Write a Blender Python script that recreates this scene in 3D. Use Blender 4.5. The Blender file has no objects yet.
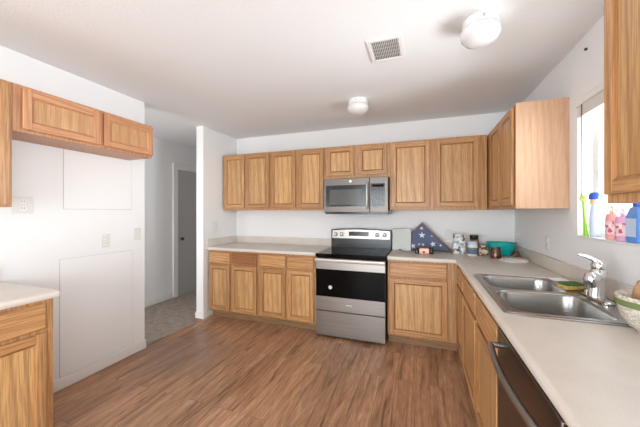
import bpy, bmesh, math, random
from mathutils import Vector, Matrix
random.seed(7)
PI = math.pi
sc = bpy.context.scene
COL = sc.collection

# ------------------------------------------------------------------ camera
cd = bpy.data.cameras.new('camera')
cam = bpy.data.objects.new('camera', cd); COL.objects.link(cam)
cam.location = (-0.9622, -3.6314, 1.3668)
cam.rotation_euler = (PI / 2, 0, 0.3407)
cd.sensor_fit = 'HORIZONTAL'; cd.sensor_width = 36.0
cd.lens = 284.876 / 640.0 * 36.0
cd.shift_y = -1.388 / 640.0
cd.clip_start = 0.02
sc.camera = cam

# ------------------------------------------------------------------ world, lights, exposure
w = bpy.data.worlds.new('world'); sc.world = w; w.use_nodes = True
bg = w.node_tree.nodes['Background']
bg.inputs[0].default_value = (0.90, 0.955, 1.0, 1); bg.inputs[1].default_value = 2.2
def area(name, loc, target, sx, sy, power, col=(1, 1, 1)):
    l = bpy.data.lights.new(name, 'AREA'); l.shape = 'RECTANGLE'; l.size = sx; l.size_y = sy
    l.energy = power; l.color = col
    o = bpy.data.objects.new(name, l); COL.objects.link(o); o.location = loc
    o.rotation_euler = (Vector(target) - Vector(loc)).to_track_quat('-Z', 'Y').to_euler()
    return o
area('daylight_kitchen_window', (2.1, -1.75, 1.0), (0, -1.8, 1.6), 2.4, 2.3, 330, (0.88, 0.95, 1))
area('daylight_kitchen_window_sky', (3.0, -1.75, 1.7), (0, -1.8, 1.6), 2.4, 1.6, 175, (0.90, 0.96, 1))
area('fill_rear', (-1.7, -6.35, 1.1), (-1.9, 0, 1.6), 2.9, 1.9, 172, (0.88, 0.95, 1))  # added overall fill from the unseen rear of the room
area('fill_dining_right', (0.5, -4.9, 1.55), (-3, -3.6, 1.4), 1.5, 1.2, 22, (0.88, 0.95, 1))  # added soft fill from the unseen right side of the dining area
area('fill_dining_left', (-4.1, -4.75, 1.0), (0, -2.0, 2.1), 1.5, 1.3, 75, (0.9, 0.96, 1))  # added fill from behind left, brightens the right wall and cabinets
area('fill_hall', (-4.2, -3.4, 1.5), (-4.2, 0, 1.2), 0.8, 1.2, 25, (1, 0.98, 0.96))  # added fill lamp standing inside the hall, which has no window
vs = sc.view_settings
vs.view_transform = 'Standard'; vs.look = 'None'; vs.gamma = 1.0; vs.use_curve_mapping = False
vs.exposure = 0.08

# ------------------------------------------------------------------ materials
def lin(c):
    r = []
    for v in c:
        v = v / 255.0
        r.append(v / 12.92 if v <= 0.04045 else ((v + 0.055) / 1.055) ** 2.4)
    return (r[0], r[1], r[2], 1)

class NT:
    def __init__(s, name):
        s.m = bpy.data.materials.new(name); s.m.use_nodes = True
        s.t = s.m.node_tree; s.b = s.t.nodes['Principled BSDF']
    def n(s, typ, **k):
        x = s.t.nodes.new(typ)
        for a, v in k.items(): setattr(x, a, v)
        return x
    def l(s, a, b): s.t.links.new(a, b)
    def coords(s, scale=(1, 1, 1), rot=(0, 0, 0), loc=(0, 0, 0), rnd=False):
        tc = s.n('ShaderNodeTexCoord'); mp = s.n('ShaderNodeMapping')
        mp.inputs['Scale'].default_value = scale; mp.inputs['Rotation'].default_value = rot
        mp.inputs['Location'].default_value = loc
        if rnd:
            oi = s.n('ShaderNodeObjectInfo'); mu = s.n('ShaderNodeVectorMath', operation='SCALE')
            mu.inputs[0].default_value = (3.7, 5.3, 4.1)
            s.l(oi.outputs['Random'], mu.inputs['Scale'])
            ad = s.n('ShaderNodeVectorMath', operation='ADD')
            s.l(tc.outputs['Object'], ad.inputs[0]); s.l(mu.outputs[0], ad.inputs[1])
            s.l(ad.outputs[0], mp.inputs['Vector'])
        else:
            s.l(tc.outputs['Object'], mp.inputs['Vector'])
        return mp.outputs[0]
    def noise(s, vec, scale, detail=3, rough=0.5, dist=0.0):
        x = s.n('ShaderNodeTexNoise'); s.l(vec, x.inputs['Vector'])
        x.inputs['Scale'].default_value = scale; x.inputs['Detail'].default_value = detail
        x.inputs['Roughness'].default_value = rough; x.inputs['Distortion'].default_value = dist
        return x
    def ramp(s, fac, stops):
        r = s.n('ShaderNodeValToRGB'); s.l(fac, r.inputs[0])
        e = r.color_ramp.elements
        while len(e) < len(stops): e.new(0.5)
        for i, (p, c) in enumerate(stops):
            e[i].position = p; e[i].color = c if len(c) == 4 else (*c, 1)
        return r
    def mix(s, fac, a, b, mode='MIX'):
        x = s.n('ShaderNodeMix', data_type='RGBA', blend_type=mode)
        for sock, v in ((x.inputs[0], fac), (x.inputs[6], a), (x.inputs[7], b)):
            if hasattr(v, 'links'): s.l(v, sock)
            else: sock.default_value = v
        return x.outputs[2]
    def bump(s, h, strength=0.2, dist=0.01):
        x = s.n('ShaderNodeBump'); x.inputs['Strength'].default_value = strength
        x.inputs['Distance'].default_value = dist
        s.l(h, x.inputs['Height']); s.l(x.outputs[0], s.b.inputs['Normal'])

def plain(name, rgb, rough=0.5, metal=0.0, bump=0.0, bscale=60, var=0.0, trans=0.0, coat=0.0, alpha=1.0, emit=None):
    k = NT(name); b = k.b
    b.inputs['Base Color'].default_value = lin(rgb)
    b.inputs['Roughness'].default_value = rough; b.inputs['Metallic'].default_value = metal
    b.inputs['Transmission Weight'].default_value = trans; b.inputs['Coat Weight'].default_value = coat
    b.inputs['Alpha'].default_value = alpha
    v = k.coords(); nz = k.noise(v, bscale, 4)
    if var > 0:
        a = lin(tuple(max(0, c * (1 - var)) for c in rgb)); d = lin(tuple(min(255, c * (1 + var)) for c in rgb))
        k.l(k.ramp(nz.outputs[0], [(0.3, a), (0.7, d)]).outputs[0], b.inputs['Base Color'])
    if bump > 0: k.bump(nz.outputs[0], bump, 0.004)
    return k.m

def oak(name, axis, light, mid, dark, bands=16.0, rough=0.38):
    k = NT(name)
    st = [1, 1, 1]; st[axis] = 0.045
    v = k.coords(scale=tuple(st), rnd=True)
    big = k.noise(v, 3.0, 2, 0.5)
    wv = k.n('ShaderNodeTexWave', wave_type='BANDS', bands_direction='DIAGONAL', wave_profile='SIN')
    k.l(v, wv.inputs['Vector'])
    wv.inputs['Scale'].default_value = bands; wv.inputs['Distortion'].default_value = 9.0
    wv.inputs['Detail'].default_value = 2.0; wv.inputs['Detail Scale'].default_value = 0.55
    st2 = [1, 1, 1]; st2[axis] = 0.03
    v2 = k.coords(scale=tuple(st2), rnd=True)
    fine = k.noise(v2, 190.0, 3, 0.6)
    base = k.ramp(big.outputs[0], [(0.3, lin(mid)), (0.7, lin(light))])
    wr = k.ramp(wv.outputs['Color'], [(0.0, (1, 1, 1)), (0.35, (0.25, 0.25, 0.25)), (0.75, (0, 0, 0))])
    fr = k.ramp(fine.outputs[0], [(0.40, (1, 1, 1)), (0.56, (0, 0, 0))])
    f1 = k.n('ShaderNodeMath', operation='MULTIPLY'); k.l(wr.outputs[0], f1.inputs[0]); f1.inputs[1].default_value = 0.36
    f2 = k.n('ShaderNodeMath', operation='MULTIPLY'); k.l(fr.outputs[0], f2.inputs[0]); f2.inputs[1].default_value = 0.5
    c1 = k.mix(f1.outputs[0], base.outputs[0], lin(dark))
    c2 = k.mix(f2.outputs[0], c1, lin(dark))
    oi = k.n('ShaderNodeObjectInfo')
    hv = k.n('ShaderNodeHueSaturation'); k.l(c2, hv.inputs['Color'])
    mr = k.n('ShaderNodeMapRange'); k.l(oi.outputs['Random'], mr.inputs[0]); mr.inputs[3].default_value = 0.90; mr.inputs[4].default_value = 1.08
    k.l(mr.outputs[0], hv.inputs['Value'])
    k.l(hv.outputs[0], k.b.inputs['Base Color'])
    k.b.inputs['Roughness'].default_value = rough
    k.bump(fine.outputs[0], 0.08, 0.002)
    return k.m

OL, OM, OD = (210, 161, 110), (191, 141, 91), (126, 82, 47)
M = {}
M['oak_v'] = oak('oak_vertical_grain', 2, OL, OM, OD)
M['oak_x'] = oak('oak_horizontal_grain', 0, OL, OM, OD)
M['oak_panel'] = oak('oak_door_panel', 2, (220, 176, 122), (205, 158, 104), (134, 90, 52), 9.0)
M['oak_dark_x'] = oak('oak_darker_drawer', 0, (176, 118, 76), (158, 102, 62), (112, 68, 38))
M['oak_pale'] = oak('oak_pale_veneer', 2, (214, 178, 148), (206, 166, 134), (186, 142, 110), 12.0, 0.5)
M['oak_pink_panel'] = oak('oak_rosy_panel', 2, (216, 170, 124), (202, 153, 106), (160, 110, 68), 9.0)
M['oak_pink_x'] = oak('oak_rosy_horizontal', 0, (214, 160, 120), (202, 146, 105), (160, 104, 68))
M['oak_pink_v'] = oak('oak_rosy_vertical', 2, (214, 160, 120), (202, 146, 105), (160, 104, 68))
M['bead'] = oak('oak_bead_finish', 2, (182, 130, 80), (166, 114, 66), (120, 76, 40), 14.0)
M['toe'] = oak('toe_kick_wood', 0, (172, 136, 98), (156, 120, 84), (110, 80, 52))
M['wall'] = plain('white_wall_paint', (238, 238, 238), 0.6, bump=0.08, bscale=90)
M['ceiling'] = plain('ceiling_texture', (239, 240, 242), 0.8, bump=0.5, bscale=120)
M['trim'] = plain('white_trim_paint', (236, 234, 230), 0.4)
M['patch'] = plain('painted_patch', (239, 239, 239), 0.55)
M['crack'] = plain('patch_seam', (190, 186, 178), 0.8)
M['plate'] = plain('white_plastic_plate', (226, 224, 220), 0.35)
M['plastic'] = plain('white_plastic', (238, 236, 232), 0.35)
M['plastic_dark'] = plain('slot_dark', (60, 58, 56), 0.5)
M['vent_back'] = plain('vent_shadow_grey', (120, 124, 128), 0.6)
M['halldoor'] = plain('grey_hall_door', (186, 184, 182), 0.5)
M['black'] = plain('black_enamel', (16, 16, 17), 0.25)
M['blackglass'] = plain('black_glass', (7, 7, 8), 0.06)
M['blackglass'].node_tree.nodes['Principled BSDF'].inputs['Specular IOR Level'].default_value = 0.10
M['mwglass'] = plain('microwave_glass', (18, 19, 22), 0.16)
M['mwmesh'] = plain('microwave_window', (74, 73, 72), 0.2)
M['chrome'] = plain('chrome', (225, 227, 230), 0.10, 1.0)
M['satin'] = plain('satin_steel', (196, 192, 187), 0.36, 0.55)
M['knob'] = plain('satin_knob', (214, 212, 208), 0.3, 0.8)
M['globe'] = plain('white_glass_globe', (226, 224, 224), 0.2, coat=0.4)
M['basket_band'] = plain('green_band', (112, 124, 74), 0.8, bump=0.4, bscale=200)
M['cloth'] = plain('brown_cloth', (166, 126, 96), 0.9, bump=0.6, bscale=40, var=0.12)
M['teal'] = plain('teal_plastic', (4, 190, 186), 0.35)
M['caseframe'] = plain('dark_wood_frame', (70, 48, 46), 0.4)
M['flag'] = plain('flag_blue', (92, 102, 132), 0.8, bump=0.3, bscale=150)
M['star'] = plain('star_white', (232, 232, 236), 0.8)
M['board'] = plain('grey_board', (176, 176, 170), 0.3)
M['copper'] = plain('rose_copper', (205, 150, 130), 0.3, 0.35)
M['amber'] = plain('amber_glass', (96, 48, 24), 0.12, coat=0.5)
M['label'] = plain('paper_label', (226, 226, 222), 0.6)
M['label_blue'] = plain('blue_grey_label', (92, 110, 128), 0.6, var=0.3, bscale=70)
M['brownprint'] = plain('brown_printed_card', (120, 88, 66), 0.6, var=0.6, bscale=45)
M['pink'] = plain('pink_soap', (244, 176, 168), 0.25, coat=0.3)
M['lilac'] = plain('lilac_soap', (232, 178, 214), 0.25, coat=0.3)
M['bluebottle'] = plain('blue_bottle', (92, 150, 226), 0.25, coat=0.3)
M['lime'] = plain('lime_plastic', (150, 214, 50), 0.35)
M['bluecap'] = plain('blue_cap', (44, 84, 190), 0.35)
M['clearblue'] = plain('pale_blue_plastic', (200, 214, 236), 0.2)
M['beige'] = plain('beige_plastic', (222, 196, 160), 0.4)
M['spongegreen'] = plain('sponge_green', (70, 104, 52), 0.95, bump=0.9, bscale=180)
M['spongeyellow'] = plain('sponge_tan', (196, 160, 88), 0.95, bump=0.9, bscale=120, var=0.15)
M['dishwhite'] = plain('white_ceramic', (228, 226, 220), 0.2, coat=0.4)
M['crumb'] = plain('brown_bits', (96, 62, 48), 0.7, var=0.4, bscale=80)
M['patio'] = plain('concrete_patio', (205, 200, 192), 0.9, var=0.04, bscale=3)

def steel(name, rgb, rough, axis=2, metal=0.95):
    k = NT(name); k.b.inputs['Metallic'].default_value = metal
    st = [160, 160, 160]; st[axis] = 2.0
    v = k.coords(scale=tuple(st)); nz = k.noise(v, 1.0, 2)
    a = lin(tuple(c * 0.95 for c in rgb)); b2 = lin(tuple(min(255, c * 1.04) for c in rgb))
    k.l(k.ramp(nz.outputs[0], [(0.3, a), (0.7, b2)]).outputs[0], k.b.inputs['Base Color'])
    k.b.inputs['Roughness'].default_value = rough
    k.bump(nz.outputs[0], 0.03, 0.001)
    return k.m
M['steel'] = steel('brushed_steel', (150, 145, 141), 0.34, 0)
M['steel_mw'] = steel('slate_steel', (108, 102, 97), 0.38, 0)
M['steel_dark'] = steel('black_stainless', (92, 82, 76), 0.28, 1)
M['sinksteel'] = steel('sink_steel', (176, 175, 172), 0.27, 1)

def counter_mat():
    k = NT('beige_laminate'); v = k.coords()
    big = k.noise(v, 5, 4, 0.6); sp = k.noise(v, 260, 2, 0.7)
    c = k.ramp(big.outputs[0], [(0.3, lin((212, 203, 192))), (0.7, lin((222, 214, 204)))])
    s1 = k.ramp(sp.outputs[0], [(0.30, (1, 1, 1)), (0.42, (0, 0, 0))])
    f = k.n('ShaderNodeMath', operation='MULTIPLY'); k.l(s1.outputs[0], f.inputs[0]); f.inputs[1].default_value = 0.35
    k.l(k.mix(f.outputs[0], c.outputs[0], lin((176, 158, 140))), k.b.inputs['Base Color'])
    k.b.inputs['Roughness'].default_value = 0.32
    return k.m
M['counter'] = counter_mat()

def floor_mat():
    k = NT('wood_laminate_floor')
    v = k.coords(rot=(0, 0, PI / 2))
    br = k.n('ShaderNodeTexBrick'); k.l(v, br.inputs['Vector'])
    br.offset = 0.37; br.inputs['Scale'].default_value = 1.0
    br.inputs['Brick Width'].default_value = 1.22; br.inputs['Row Height'].default_value = 0.128
    br.inputs['Mortar Size'].default_value = 0.0012; br.inputs['Mortar Smooth'].default_value = 0.2
    br.inputs['Color1'].default_value = (0, 0, 0, 1); br.inputs['Color2'].default_value = (1, 1, 1, 1)
    br.inputs['Mortar'].default_value = (0.5, 0.5, 0.5, 1)
    off = k.n('ShaderNodeVectorMath', operation='SCALE'); k.l(br.outputs['Color'], off.inputs[0]); off.inputs['Scale'].default_value = 7.0
    tc = k.coords(scale=(1, 0.09, 1))
    ad = k.n('ShaderNodeVectorMath', operation='ADD'); k.l(tc, ad.inputs[0]); k.l(off.outputs[0], ad.inputs[1])
    g1 = k.noise(ad.outputs[0], 13, 4, 0.6, 1.6); g2 = k.noise(ad.outputs[0], 110, 3, 0.6)
    base = k.ramp(g1.outputs[0], [(0.32, lin((122, 88, 64))), (0.44, lin((174, 130, 98))), (0.60, lin((198, 154, 120))), (0.78, lin((216, 178, 146)))])
    f2 = k.ramp(g2.outputs[0], [(0.38, (0.4, 0.4, 0.4)), (0.55, (0, 0, 0))])
    c = k.mix(f2.outputs[0], base.outputs[0], lin((112, 80, 62)))
    tone = k.ramp(br.outputs['Color'], [(0.0, (0.86, 0.86, 0.87)), (1.0, (1.05, 1.03, 1.02))])
    c = k.mix(1.0, c, tone.outputs[0], 'MULTIPLY')
    # worn, greyer planks near the fridge space
    tcw = k.n('ShaderNodeTexCoord'); sx_ = k.n('ShaderNodeSeparateXYZ'); wn = k.noise(tcw.outputs['Object'], 3.0, 3)
    wv_ = k.n('ShaderNodeVectorMath', operation='ADD'); k.l(tcw.outputs['Object'], wv_.inputs[0])
    wsc = k.n('ShaderNodeVectorMath', operation='SCALE'); k.l(wn.outputs['Color'], wsc.inputs[0]); wsc.inputs['Scale'].default_value = 0.35
    k.l(wsc.outputs[0], wv_.inputs[1])
    ds = k.n('ShaderNodeVectorMath', operation='DISTANCE'); k.l(wv_.outputs[0], ds.inputs[0]); ds.inputs[1].default_value = (-2.95, -1.25, 0.17)
    wr_ = k.ramp(ds.outputs['Value'], [(0.30, (0.55, 0.55, 0.55)), (0.55, (0, 0, 0))])
    c = k.mix(wr_.outputs[0], c, lin((138, 118, 106)))
    mort = k.n('ShaderNodeMath', operation='MULTIPLY'); k.l(br.outputs['Fac'], mort.inputs[0]); mort.inputs[1].default_value = 0.75
    c = k.mix(mort.outputs[0], c, lin((70, 44, 32)))
    k.l(c, k.b.inputs['Base Color']); k.b.inputs['Roughness'].default_value = 0.36
    k.bump(g2.outputs[0], 0.06, 0.002)
    return k.m
M['floor'] = floor_mat()

def carpet_mat():
    k = NT('grey_carpet'); v = k.coords(); a = k.noise(v, 160, 3, 0.8); b = k.noise(v, 14, 3)
    c = k.ramp(a.outputs[0], [(0.3, lin((128, 112, 100))), (0.7, lin((226, 210, 196)))])
    c2 = k.ramp(b.outputs[0], [(0.35, (0.75, 0.75, 0.75)), (0.65, (1, 1, 1))])
    k.l(k.mix(1.0, c.outputs[0], c2.outputs[0], 'MULTIPLY'), k.b.inputs['Base Color'])
    k.b.inputs['Roughness'].default_value = 1.0; k.bump(a.outputs[0], 1.0, 0.02)
    return k.m
M['carpet'] = carpet_mat()

def knit_mat():
    k = NT('cream_knit'); v = k.coords()
    vo = k.n('ShaderNodeTexVoronoi'); k.l(v, vo.inputs['Vector']); vo.inputs['Scale'].default_value = 110
    c = k.ramp(vo.outputs['Distance'], [(0.1, lin((240, 234, 222))), (0.8, lin((190, 180, 164)))])
    k.l(c.outputs[0], k.b.inputs['Base Color']); k.b.inputs['Roughness'].default_value = 0.9
    k.bump(vo.outputs['Distance'], 0.8, 0.006); return k.m
M['knit'] = knit_mat()

def print_mat(name, cols, scale):
    k = NT(name); v = k.coords(); vo = k.n('ShaderNodeTexVoronoi'); k.l(v, vo.inputs['Vector']); vo.inputs['Scale'].default_value = scale
    sep = k.n('ShaderNodeSeparateColor'); k.l(vo.outputs['Color'], sep.inputs[0])
    r = k.ramp(sep.outputs[0], [(i / len(cols), lin(c)) for i, c in enumerate(cols)]); r.color_ramp.interpolation = 'CONSTANT'
    k.l(r.outputs[0], k.b.inputs['Base Color']); k.b.inputs['Roughness'].default_value = 0.5
    return k.m
M['print'] = print_mat('printed_pack', [(236, 236, 232), (120, 170, 196), (232, 228, 222), (110, 66, 58), (214, 206, 200)], 38)
M['flower'] = print_mat('flower_print', [(246, 214, 214), (250, 226, 222), (208, 96, 120), (240, 190, 206)], 60)

def glass_mat():
    k = NT('window_glass'); t = k.n('ShaderNodeBsdfTransparent'); g = k.n('ShaderNodeBsdfGlossy'); g.inputs['Roughness'].default_value = 0.02
    mx = k.n('ShaderNodeMixShader'); mx.inputs[0].default_value = 0.06
    k.l(t.outputs[0], mx.inputs[1]); k.l(g.outputs[0], mx.inputs[2])
    k.l(mx.outputs[0], k.t.nodes['Material Output'].inputs[0]); return k.m
M['glass'] = glass_mat()
def film_mat():
    k = NT('clear_plastic_film'); k.b.inputs['Base Color'].default_value = lin((238, 234, 230)); k.b.inputs['Roughness'].default_value = 0.15
    k.b.inputs['Alpha'].default_value = 0.85
    v = k.coords(); nz = k.noise(v, 45, 4, 0.7); k.bump(nz.outputs[0], 1.0, 0.01); return k.m
M['film'] = film_mat()

# ------------------------------------------------------------------ mesh helpers
class MB:
    def __init__(s): s.bm = bmesh.new(); s.mi = 0
    def face(s, vs):
        try:
            f = s.bm.faces.new(vs); f.material_index = s.mi; return f
        except ValueError: return None
    def box(s, x0, x1, y0, y1, z0, z1):
        v = [s.bm.verts.new(p) for p in ((x0,y0,z0),(x1,y0,z0),(x1,y1,z0),(x0,y1,z0),(x0,y0,z1),(x1,y0,z1),(x1,y1,z1),(x0,y1,z1))]
        for q in ((0,3,2,1),(4,5,6,7),(0,1,5,4),(1,2,6,5),(2,3,7,6),(3,0,4,7)): s.face([v[i] for i in q])
        return s
    def loft(s, rings, cap0=True, cap1=True):
        R = [[s.bm.verts.new(p) for p in r] for r in rings]; n = len(R[0])
        for a, b in zip(R, R[1:]):
            for i in range(n): s.face([a[i], a[(i+1) % n], b[(i+1) % n], b[i]])
        if cap0: s.face(R[0][::-1])
        if cap1: s.face(R[-1])
        return s
    def lathe(s, prof, c=(0,0,0), n=32, axis='z', sx=1, sy=1, cap0=True, cap1=True):
        rings = []
        for r, h in prof:
            ring = []
            for i in range(n):
                a = 2*PI*i/n; u, v = max(r, 1e-4)*math.cos(a)*sx, max(r, 1e-4)*math.sin(a)*sy
                p = {'z': (u, v, h), 'y': (u, h, -v), 'x': (h, u, v)}[axis]
                ring.append((c[0]+p[0], c[1]+p[1], c[2]+p[2]))
            rings.append(ring)
        return s.loft(rings, cap0, cap1)
    def tube(s, pts, r, n=12):
        P = [Vector(p) for p in pts]; rings = []
        rr = r if isinstance(r, (list, tuple)) else [r]*len(P)
        up = Vector((0.0123, 0.02, 1)).normalized()
        for i, p in enumerate(P):
            d = (P[min(i+1, len(P)-1)] - P[max(i-1, 0)]).normalized()
            if abs(d.dot(up)) > 0.95: up = Vector((1, 0.1, 0)).normalized()
            a = d.cross(up).normalized(); b = d.cross(a).normalized()
            up = b if False else up
            rings.append([tuple(p + (a*math.cos(2*PI*k/n) + b*math.sin(2*PI*k/n))*rr[i]) for k in range(n)])
        # keep ring frames consistent
        for i in range(1, len(rings)):
            best = min(range(n), key=lambda o: (Vector(rings[i][o]) - Vector(rings[i-1][0]) - (P[i]-P[i-1])).length)
            rings[i] = rings[i][best:] + rings[i][:best]
        return s.loft(rings)
    def prism(s, poly, a0, a1, axis='y'):
        f = {'y': lambda u, v, a: (u, a, v), 'x': lambda u, v, a: (a, u, v), 'z': lambda u, v, a: (u, v, a)}[axis]
        return s.loft([[f(u, v, a0) for u, v in poly], [f(u, v, a1) for u, v in poly]])
    def build(s, name, mats, parent=None, bevel=0.0, smooth=True, seg=2, loc=None):
        bmesh.ops.recalc_face_normals(s.bm, faces=s.bm.faces)
        me = bpy.data.meshes.new(name); s.bm.to_mesh(me); s.bm.free()
        if not isinstance(mats, (list, tuple)): mats = [mats]
        for m in mats: me.materials.append(m)
        if smooth:
            for p in me.polygons: p.use_smooth = True
            me.set_sharp_from_angle(angle=math.radians(38))
        o = bpy.data.objects.new(name, me); COL.objects.link(o)
        if parent: o.parent = parent
        if loc: o.location = loc
        if bevel > 0:
            b = o.modifiers.new('bevel', 'BEVEL'); b.width = bevel; b.segments = seg; b.limit_method = 'ANGLE'; b.angle_limit = math.radians(40)
            b.harden_normals = False
        return o

def thing(name, label, cat, loc=(0,0,0), rz=0, group=None):
    o = bpy.data.objects.new(name, None); COL.objects.link(o); o.empty_display_size = 0.05
    o.location = loc; o.rotation_euler = (0, 0, rz); tag(o, label, cat, group); return o
def tag(o, label, cat, group=None):
    o['label'] = label; o['category'] = cat
    if group: o['group'] = group
    return o
def struct(o): o['kind'] = 'structure'; return o
def sbox(name, mat, *b, parent=None):
    o = MB().box(*b).build(name, mat, parent)
    return o if parent else struct(o)
def rrect(cx, cy, hx, hy, r, z, n=6):
    out = []
    for (sx, sy, a0) in ((1,1,0),(-1,1,PI/2),(-1,-1,PI),(1,-1,1.5*PI)):
        for k in range(n+1):
            a = a0 + k*PI/2/n
            out.append((cx+sx*(hx-r)+r*math.cos(a), cy+sy*(hy-r)+r*math.sin(a), z))
    return out

# ------------------------------------------------------------------ room shell
H = 2.469; XW = -3.583; XO = -3.693; T = 0.12
sbox('floor', M['floor'], XW-0.02, 0.0, -6.0, 0.0, -0.06, 0.0)
c = sbox('floor', M['carpet'], -4.68, XW-0.02, -3.6, 1.7, -0.06, 0.006); c.name = 'floor_hall_carpet'
sbox('ceiling', M['ceiling'], -4.8, 0.14, -6.12, 1.8, H, H+0.1)
sbox('wall_back', M['wall'], XW, 0.14, 0.0, T, 0, H)
# right wall: opening for the window over the sink and one beside the dining area
WY0, WY1, WZ0, WZ1 = -2.38, -1.318, 1.203, 2.088
m = MB()
m.box(0, 0.14, WY1, 0, 0, H); m.box(0, 0.14, WY0, WY1, 0, WZ0); m.box(0, 0.14, WY0, WY1, WZ1, H)
m.box(0, 0.14, -4.1, WY0, 0, H); m.box(0, 0.14, -5.7, -4.1, 0, 0.9); m.box(0, 0.14, -5.7, -4.1, 2.1, H); m.box(0, 0.14, -6.0, -5.7, 0, H)
struct(m.build('wall_right', M['wall'], smooth=False))
m = MB(); m.box(XO, XW, -6.0, -5.5, 0, H); m.box(XO, XW, -5.5, -4.0, 0, 0.9); m.box(XO, XW, -5.5, -4.0, 2.1, H); m.box(XO, XW, -4.0, -1.52, 0, H)  # includes the opening for the added left window
struct(m.build('wall_left', M['wall'], smooth=False))
sbox('wall_left_stub', M['wall'], XO, XW, -0.70, 1.7, 0, H)
m = MB(); m.box(XO, -2.9, -6.12, -6.0, 0, H); m.box(-0.5, 0.14, -6.12, -6.0, 0, H); m.box(-2.9, -0.5, -6.12, -6.0, 2.1, H)
struct(m.build('wall_rear', M['wall'], smooth=False))
sbox('wall_hall', M['wall'], -4.8, -4.68, -3.72, 1.8, 0, H)
sbox('wall_hall_end', M['wall'], -4.68, XW, 1.7, 1.8, 0, H)
sbox('wall_hall_front', M['wall'], -4.68, XO, -3.72, -3.6, 0, H)
sbox('ground', M['patio'], -9, 9, -12, 8, -0.16, -0.07)

# baseboards
def baseboard(name, *b):
    return struct(MB().box(*b).build(name, M['trim'], bevel=0.004))
baseboard('baseboard_left', XW, XW+0.013, -2.57, -1.508, 0, 0.085)
baseboard('baseboard_left_end', XO, XW+0.013, -1.52, -1.508, 0, 0.085)
baseboard('baseboard_stub', XO-0.012, XW+0.012, -0.712, -0.70, 0, 0.085)
baseboard('baseboard_stub_side', XW, XW+0.012, -0.70, -0.60, 0, 0.085)
baseboard('baseboard_hall', -4.68, -4.667, -3.6, -0.17, 0.005, 0.09)
baseboard('baseboard_hall_end', -4.67, XO, 1.688, 1.70, 0.005, 0.09)

# hall door with casing
d = sbox('door_1', M['halldoor'], -4.68, -4.672, -0.06, 0.74, 0.006, 2.06)
m = MB(); m.box(-4.68, -4.658, -0.15, -0.06, 0.006, 2.06); m.box(-4.68, -4.658, 0.74, 0.83, 0.006, 2.06); m.box(-4.68, -4.658, -0.15, 0.83, 2.06, 2.14)
m.build('door_casing', M['trim'], d, bevel=0.004)
MB().lathe([(0.012, 0), (0.012, 0.03), (0.026, 0.035), (0.028, 0.055), (0.015, 0.066)], (-4.672, -0.0, 0.93), 16, 'x').build('door_knob', M['steel_dark'], d)

# window over the sink
FX0, FX1 = 0.085, 0.125
m = MB(); fw = 0.045
m.box(FX0, FX1, WY0, WY1, WZ0, WZ0+fw); m.box(FX0, FX1, WY0, WY1, WZ1-fw, WZ1)
m.box(FX0, FX1, WY0, WY0+fw, WZ0+fw, WZ1-fw); m.box(FX0, FX1, WY1-fw, WY1, WZ0+fw, WZ1-fw)
win = struct(m.build('window_1', M['plastic'], bevel=0.003))
ym = (WY0+WY1)/2
MB().box(FX0+0.004, FX1-0.004, ym-0.025, ym+0.025, WZ0+fw, WZ1-fw).build('mullion', M['plastic'], win)
MB().box(FX0+0.017, FX0+0.021, WY0+fw, ym-0.025, WZ0+fw, WZ1-fw).build('pane', M['glass'], win)
MB().box(FX0+0.017, FX0+0.021, ym+0.025, WY1-fw, WZ0+fw, WZ1-fw).build('pane', M['glass'], win)
MB().box(-0.004, FX0, WY0+0.003, WY1-0.003, WZ0, WZ0+0.012).build('sill', M['trim'], win, bevel=0.003)
# unseen openings behind the camera; left window and patio door added for light
for nm, b in (('window_3_added', ('x', XO+0.02, -5.5, -4.0, 0.9, 2.1)), ('window_2', ('x', 0.085, -5.7, -4.1, 0.9, 2.1)), ('door_2_added', ('y', -6.08, -2.9, -0.5, 0.0, 2.1))):
    ax, p, a0, a1, z0, z1 = b; m = MB(); f = 0.06
    def bb(m_, u0, u1, w0, w1, q=0.0, t=0.04):
        if ax == 'x': m_.box(p+q, p+q+t, u0, u1, w0, w1)
        else: m_.box(u0, u1, p+q, p+q+t, w0, w1)
    bb(m, a0, a1, z0, z0+f); bb(m, a0, a1, z1-f, z1); bb(m, a0, a0+f, z0+f, z1-f); bb(m, a1-f, a1, z0+f, z1-f)
    mid = (a0+a1)/2; bb(m, mid-0.03, mid+0.03, z0+f, z1-f)
    o = struct(m.build(nm, M['plastic']))
    for (u0, u1) in ((a0+f, mid-0.03), (mid+0.03, a1-f)):
        g = MB(); bb(g, u0, u1, z0+f, z1-f, 0.018, 0.004); g.build('pane', M['glass'], o)

# blind: raised, head rail at the top of the window
bl = thing('window_blind', 'raised white mini blind at the top of the window over the sink', 'blind', (0.0, WY1-0.004, WZ1))
L = WY1-WY0-0.008
MB().box(-0.018, 0.028, -L, 0, -0.045, -0.002).build('head_rail', M['trim'], bl, bevel=0.004)
m = MB()
for k in range(9): m.box(-0.008+0.001*(k % 2), 0.022, -L+0.01, -0.01, -0.052-k*0.0058, -0.048-k*0.0058)
m.build('slat_stack', M['trim'], bl)
MB().box(-0.006, 0.022, -L+0.01, -0.01, -0.115, -0.1015).build('bottom_rail', M['trim'], bl, bevel=0.003)
MB().tube([(-0.012, -0.075, -0.045), (-0.014, -0.077, -0.3), (-0.014, -0.078, -0.62)], 0.003, 8).build('tilt_wand', M['steel_mw'], bl)
MB().tube([(-0.006, -0.13, -0.045), (-0.006, -0.131, -0.3), (-0.006, -0.132, -0.56)], 0.0016, 6).build('cord', M['trim'], bl)

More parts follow.
